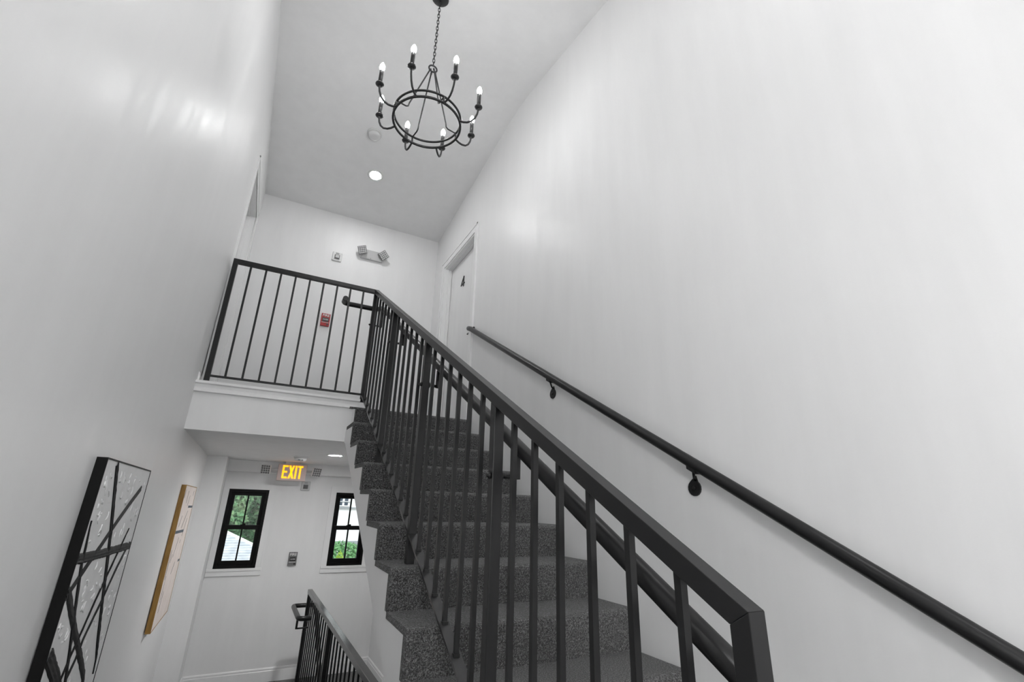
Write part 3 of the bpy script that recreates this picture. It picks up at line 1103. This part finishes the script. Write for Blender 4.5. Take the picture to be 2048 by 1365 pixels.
def painting(label, y0, y1, z0, z1, d, framem, canvasm):
    zc = (z0 + z1) / 2
    xw = xl(zc)
    root = thing('painting', label, 'painting', (xw, (y0 + y1) / 2, z0))
    P = Part(root)
    t = 0.006
    for a in ((y0, y0 + t, z0, z1), (y1 - t, y1, z0, z1), (y0 + t, y1 - t, z0, z0 + t), (y0 + t, y1 - t, z1 - t, z1)):
        P(MB().box(xw + 0.003, xw + d, *a), 'frame_side', framem)
    c = P(MB().box(xw + 0.004, xw + d - 0.002, y0 + t, y1 - t, z0 + t, z1 - t), 'canvas', canvasm)
    return root, P, c, xw + d - 0.002


root, P, cv, xf = painting('large white canvas with black criss-cross strokes in a black frame, left wall', 2.292, 3.197, 1.055, 2.154, 0.038, M_FRAMEB, M_CANVAS)
ST = [
    ([(2.45, 2.142), (2.566, 2.003), (2.67, 1.883), (2.78, 1.739), (2.892, 1.588), (3.003, 1.443), (3.105, 1.317), (3.125, 1.252)], 0.034, (1, 0.05), 0.0),
    ([(3.068, 2.060), (2.897, 1.987), (2.735, 1.911), (2.582, 1.831), (2.462, 1.774), (2.332, 1.704), (2.30, 1.685)], 0.034, (1, 1), 0.05),
    ([(2.319, 1.932), (2.345, 1.861), (2.372, 1.78), (2.426, 1.691), (2.482, 1.603), (2.562, 1.483), (2.642, 1.352), (2.74, 1.20), (2.80, 1.09)], 0.028, (0.1, 1), 0.05),
    ([(2.302, 1.806), (2.566, 1.798), (2.817, 1.794), (3.175, 1.789)], 0.036, (1, 1), 0.16),
    ([(3.033, 1.875), (2.958, 1.796), (2.892, 1.735), (2.83, 1.678), (2.747, 1.597), (2.667, 1.504), (2.611, 1.448), (2.554, 1.375), (2.45, 1.26), (2.36, 1.15)], 0.026, (0.2, 1), 0.0),
    ([(3.107, 1.780), (2.985, 1.69), (2.886, 1.593), (2.802, 1.525), (2.733, 1.468), (2.701, 1.408), (2.633, 1.354), (2.55, 1.26), (2.47, 1.12)], 0.026, (0.6, 1), 0.0),
    ([(2.30, 1.712), (2.413, 1.633), (2.518, 1.565), (2.632, 1.493), (2.792, 1.392), (2.94, 1.295), (3.02, 1.20)], 0.040, (0.7, 0.4), 0.2),
    ([(2.305, 1.516), (2.415, 1.449), (2.518, 1.385), (2.66, 1.28), (2.78, 1.17)], 0.058, (0.8, 0.4), 0.15),
]
for pts, w_, tp, rg in ST:
    stroke(P, pts, w_, 'brush_stroke', M_STROKE, xf + 0.0003, cv, tp, 0.003, rg)
# thick white plaster flicks between the strokes
mb = MB()
for i in range(260):
    y, z = random.uniform(2.34, 3.15), random.uniform(1.10, 2.12)
    near = min((Vector((y, z)) - (Vector(a_).lerp(Vector(b_), t_ / 8))).length - w_ * 0.5
               for pts, w_, tp, rg in ST for a_, b_ in zip(pts[:-1], pts[1:]) for t_ in range(9))
    if near < 0.028:
        continue
    a = random.uniform(0, 2 * PI)
    ln = random.uniform(0.018, 0.045)
    pp = []
    for k in range(5):
        t = k / 4
        aa = a + t * random.uniform(0.6, 1.4)
        pp.append((xf + 0.0008, y + ln * t * math.cos(aa), z + ln * t * math.sin(aa)))
    mb.tube(pp, 0.003, 6, radii=[0.001, 0.003, 0.004, 0.003, 0.001])
fl = P(mb, 'plaster_flick', M_CANVAS, cv)
fl['kind'] = 'stuff'

root, P, cv, xf = painting('cream canvas with fine dark lines in a golden wood frame, farther along the left wall', 4.93, 5.83, 1.04, 2.132, 0.040, M_WOOD, M_CREAM)
for pts, w_ in (([(5.433, 1.953), (5.81, 1.951)], 0.020), ([(4.952, 1.757), (5.534, 1.744)], 0.024), ([(5.655, 1.48), (5.79, 1.477)], 0.020)):
    stroke(P, pts, w_, 'slate_stroke', M_BLUEG, xf + 0.0003, cv, (1, 1), 0.002, 0.1)
for pts in ([(5.12, 1.58), (5.095, 1.517)], [(5.454, 1.491), (5.346, 1.404)], [(5.075, 1.422), (5.038, 1.234)], [(5.645, 2.096), (5.641, 2.05)],
            [(5.218, 2.088), (5.212, 1.983)], [(5.516, 1.917), (5.298, 1.776)], [(5.469, 1.674), (5.472, 1.643)], [(5.007, 2.094), (4.968, 2.024)],
            [(5.159, 1.882), (5.085, 1.795)], [(5.30, 1.70), (5.20, 1.55)], [(5.02, 1.62), (5.0, 1.40)], [(5.60, 1.85), (5.50, 1.70)], [(5.15, 1.30), (5.10, 1.15)], [(5.40, 2.05), (5.36, 1.96)]):
    stroke(P, pts, 0.010, 'pencil_line', M_STROKE, xf + 0.0002, cv, (0.4, 0.4), 0.0008)


# ------------------------------------------------------------------ outside the windows
M_LEAF = mat('leaf_green', (0.10, 0.30, 0.06), 0.5, 0.3)
_o = nd(M_LEAF, 'ShaderNodeTexNoise', Scale=1.1, Detail=6.0, Roughness=0.75)
lk(M_LEAF, coords(M_LEAF), _o.inputs['Vector'])
lk(M_LEAF, ramp(M_LEAF, _o.outputs['Fac'], [(0.3, (0.03, 0.11, 0.05)), (0.5, (0.10, 0.26, 0.11)), (0.66, (0.32, 0.46, 0.24)), (0.76, (0.62, 0.56, 0.46))]), bsdf(M_LEAF).inputs['Base Color'])
M_LIME = mat('lime_leaf', (0.42, 0.62, 0.10), 0.5, 0.3)
M_HEDGE = mat('hedge_leaf', (0.14, 0.33, 0.13), 0.5, 0.3)
M_BARK = mat('bark', (0.10, 0.08, 0.06), 0.9, 0.1)
M_SHING = mat('pale_shingle', (0.50, 0.53, 0.57), 0.85, 0.2)
_o = nd(M_SHING, 'ShaderNodeTexNoise', Scale=6.0, Detail=4.0)
lk(M_SHING, coords(M_SHING), _o.inputs['Vector'])
lk(M_SHING, ramp(M_SHING, _o.outputs['Fac'], [(0.3, (0.42, 0.45, 0.50)), (0.7, (0.60, 0.63, 0.67))]), bsdf(M_SHING).inputs['Base Color'])
M_SIDING = mat('white_siding', (0.86, 0.86, 0.86), 0.7, 0.2)
M_DPANE = mat('dark_pane', (0.04, 0.06, 0.09), 0.1, 0.6)
M_GRAVEL = mat('grey_ground', (0.22, 0.22, 0.20), 0.9, 0.1)
M_GREYT = mat('grey_trim', (0.34, 0.36, 0.38), 0.7, 0.2)
GZ = -3.4
struct(MB().box(-30, 40, YW + 1.0, 60, GZ - 0.2, GZ), 'floor_ground', M_GRAVEL)


def leaf_cloud(mb, blobs, n, size, rng):
    tot = sum(b[3] ** 2 for b in blobs)
    for (x, y, z, r, sz) in blobs:
        for i in range(int(n * r * r / tot)):
            u = Vector((rng.gauss(0, 1), rng.gauss(0, 1), rng.gauss(0, 1))).normalized() * (r * rng.uniform(0.55, 1.0) ** 0.5)
            c = Vector((x + u.x, y + u.y, z + u.z * sz))
            a = Vector((rng.gauss(0, 1), rng.gauss(0, 1), rng.gauss(0, 1))).normalized()
            b = a.orthogonal().normalized()
            s = size * rng.uniform(0.6, 1.4)
            mb.add([c - a * s, c + b * s * 0.5, c + a * s, c - b * s * 0.5], [(0, 1, 2, 3)])


def tree(label, x, y, h, blobs, n, size, seed):
    root = thing('tree', label, 'tree', (x, y, GZ), 'trees behind the shingled roof')
    P = Part(root)
    rng = random.Random(seed)
    mb = MB()
    leaf_cloud(mb, blobs, n, size, rng)
    o = mb.build('foliage', M_LEAF, root, fix=False)
    o.data.transform(Matrix.Translation(-Vector(root.location)))
    mb = MB().tube([(x, y, GZ), (x + 0.1, y, GZ + h * 0.4), (x - 0.05, y + 0.1, GZ + h * 0.8)], 0.2, 8, radii=[0.28, 0.2, 0.1])
    for b in blobs[:4]:
        mb.tube([(x, y, GZ + h * 0.45), ((x + b[0]) / 2, (y + b[1]) / 2, (GZ + h * 0.5 + b[2]) / 2), (b[0], b[1], b[2])], 0.07, 6, radii=[0.1, 0.07, 0.03])
    P(mb, 'trunk', M_BARK)
    return root


tree('leafy green tree beyond the shingled roof, in the left half of the left window', -1.2, 20.0, 8.0,
     [(-1.4, 20, 2.4, 1.15, 1), (-0.75, 19.8, 1.4, 0.75, 1), (-0.75, 20.1, 3.0, 0.8, 1), (-1.5, 20, 0.8, 1.0, 1), (-1.1, 20, 3.6, 0.9, 1), (-0.7, 19.9, 2.2, 0.75, 1), (-0.75, 19.7, 0.75, 0.7, 1)], 15000, 0.12, 3)
tree('lighter green tree beyond the shingled roof, in the right half of the left window', 1.1, 22.6, 8.0,
     [(0.25, 22.6, 1.8, 0.85, 1), (0.3, 22.5, 0.8, 0.75, 1), (0.5, 22.7, 2.7, 0.85, 1), (-0.15, 22.6, 2.4, 0.75, 1), (1.0, 22.6, 1.6, 0.9, 1), (0.9, 22.6, 3.4, 0.9, 1)], 13000, 0.12, 4)

# neighbouring roof with hip edge, shingle courses stepped
root = thing('house_roof', 'pale grey shingled roof with white hip edge outside the left window', 'roof', (0, 15, GZ))
P = Part(root)
hip0, hip1 = Vector((-0.362, 1.221)), Vector((0.251, 0.965))
sl = (hip1.y - hip0.y) / (hip1.x - hip0.x)
hipz = lambda x: hip0.y + sl * (x - hip0.x)
hipx = lambda z: hip0.x + (z - hip0.y) / sl
pitch = 0.55                       # rise per metre of depth
z = -0.4
while z < 2.6:
    dz = 0.052
    xr = hipx(z)
    if xr < -5.2:
        break
    yf = 15.0 + (z - 1.1) / pitch
    mb = MB().hexa([(-5.2, yf, z), (xr, yf, z), (-5.2, yf + dz / pitch + 0.03, z), (xr, yf + dz / pitch + 0.03, z),
                    (-5.2, yf, z + 0.018), (xr, yf, z + 0.018), (-5.2, yf + dz / pitch + 0.03, z + dz + 0.006), (hipx(z + dz), yf + dz / pitch + 0.03, z + dz + 0.006)])
    P(mb, 'shingle_course', M_SHING)
    z += dz
a = (hipx(-0.4), 15.0 + (-0.4 - 1.1) / pitch, -0.4)
b = (hipx(2.6), 15.0 + (2.6 - 1.1) / pitch, 2.6)
P(MB().tube([a, b], 0.045, 8), 'hip_cap', M_SIDING)
P(MB().box(-5.0, 3.2, 12.6, 12.8, GZ, -0.45), 'wall', M_SIDING)

# white house across, seen in the right window
root = thing('white_house', 'white house with grid window and grey base band, seen through the right window', 'house', (4.0, 20, GZ))
P = Part(root)
P(MB().box(2.35, 9.0, 20.0, 25.0, GZ, 6.0), 'wall', M_SIDING)
P(MB().box(2.3, 9.0, 19.93, 20.0, 1.86, 1.905), 'trim_band', M_GREYT)
P(MB().box(2.3, 9.0, 19.8, 20.0, 0.60, 0.70), 'base_band', M_GREYT)
wn = P(MB().box(2.96, 3.43, 19.95, 20.0, 1.93, 2.9), 'window', M_SIDING)
for i in range(2):
    for j in range(3):
        x = 3.02 + i * 0.21
        z = 1.97 + j * 0.155
        P(MB().box(x, x + 0.13, 19.94, 19.952, z, z + 0.11), 'pane', M_DPANE, wn)
P(MB().box(2.9, 3.5, 19.92, 19.97, 2.06 + 0.03, 2.075 + 0.03), 'window_rail', M_GREYT, wn)

root = thing('hedge', 'clipped green hedge below the white house, in the right window', 'hedge', (2.6, 14, GZ))
P = Part(root)
rng = random.Random(9)
mb = MB()
leaf_cloud(mb, [(1.7 + 0.35 * i, 14 + 0.1 * (i % 2), 0.45 + 0.05 * (i % 3), 0.62, 0.9) for i in range(6)], 9000, 0.045, rng)
o = mb.build('foliage', M_HEDGE, root, fix=False)
o.data.transform(Matrix.Translation(-Vector(root.location)))
mb = MB()
for i in range(6):
    mb.tube([(1.7 + 0.35 * i, 14.1, GZ), (1.75 + 0.35 * i, 14.1, 0.3)], 0.05, 6)
P(mb, 'stems', M_BARK)

root = thing('conical_shrub', 'small lime green pointed shrub in front of the hedge', 'shrub', (2.0, 12, GZ))
P = Part(root)
mb = MB()
for i in range(3500):
    t = rng.random() ** 0.7
    zz = 1.02 - 4.3 * t * 0.5
    r = 0.17 * (1.02 - zz) / 0.34 if zz > 0.5 else 0.26
    r = min(r, 0.30)
    a = rng.uniform(0, 2 * PI)
    c = Vector((2.0 + r * math.cos(a), 12 + r * math.sin(a), zz))
    d = Vector((rng.gauss(0, 1), rng.gauss(0, 1), rng.gauss(0.6, 1))).normalized()
    b = d.orthogonal().normalized()
    mb.add([c - d * 0.03, c + b * 0.014, c + d * 0.03, c - b * 0.014], [(0, 1, 2, 3)])
o = mb.build('foliage', M_LIME, root, fix=False)
o.data.transform(Matrix.Translation(-Vector(root.location)))
P(MB().tube([(2.0, 12, GZ), (2.0, 12, -0.9)], 0.05, 6), 'stem', M_BARK)
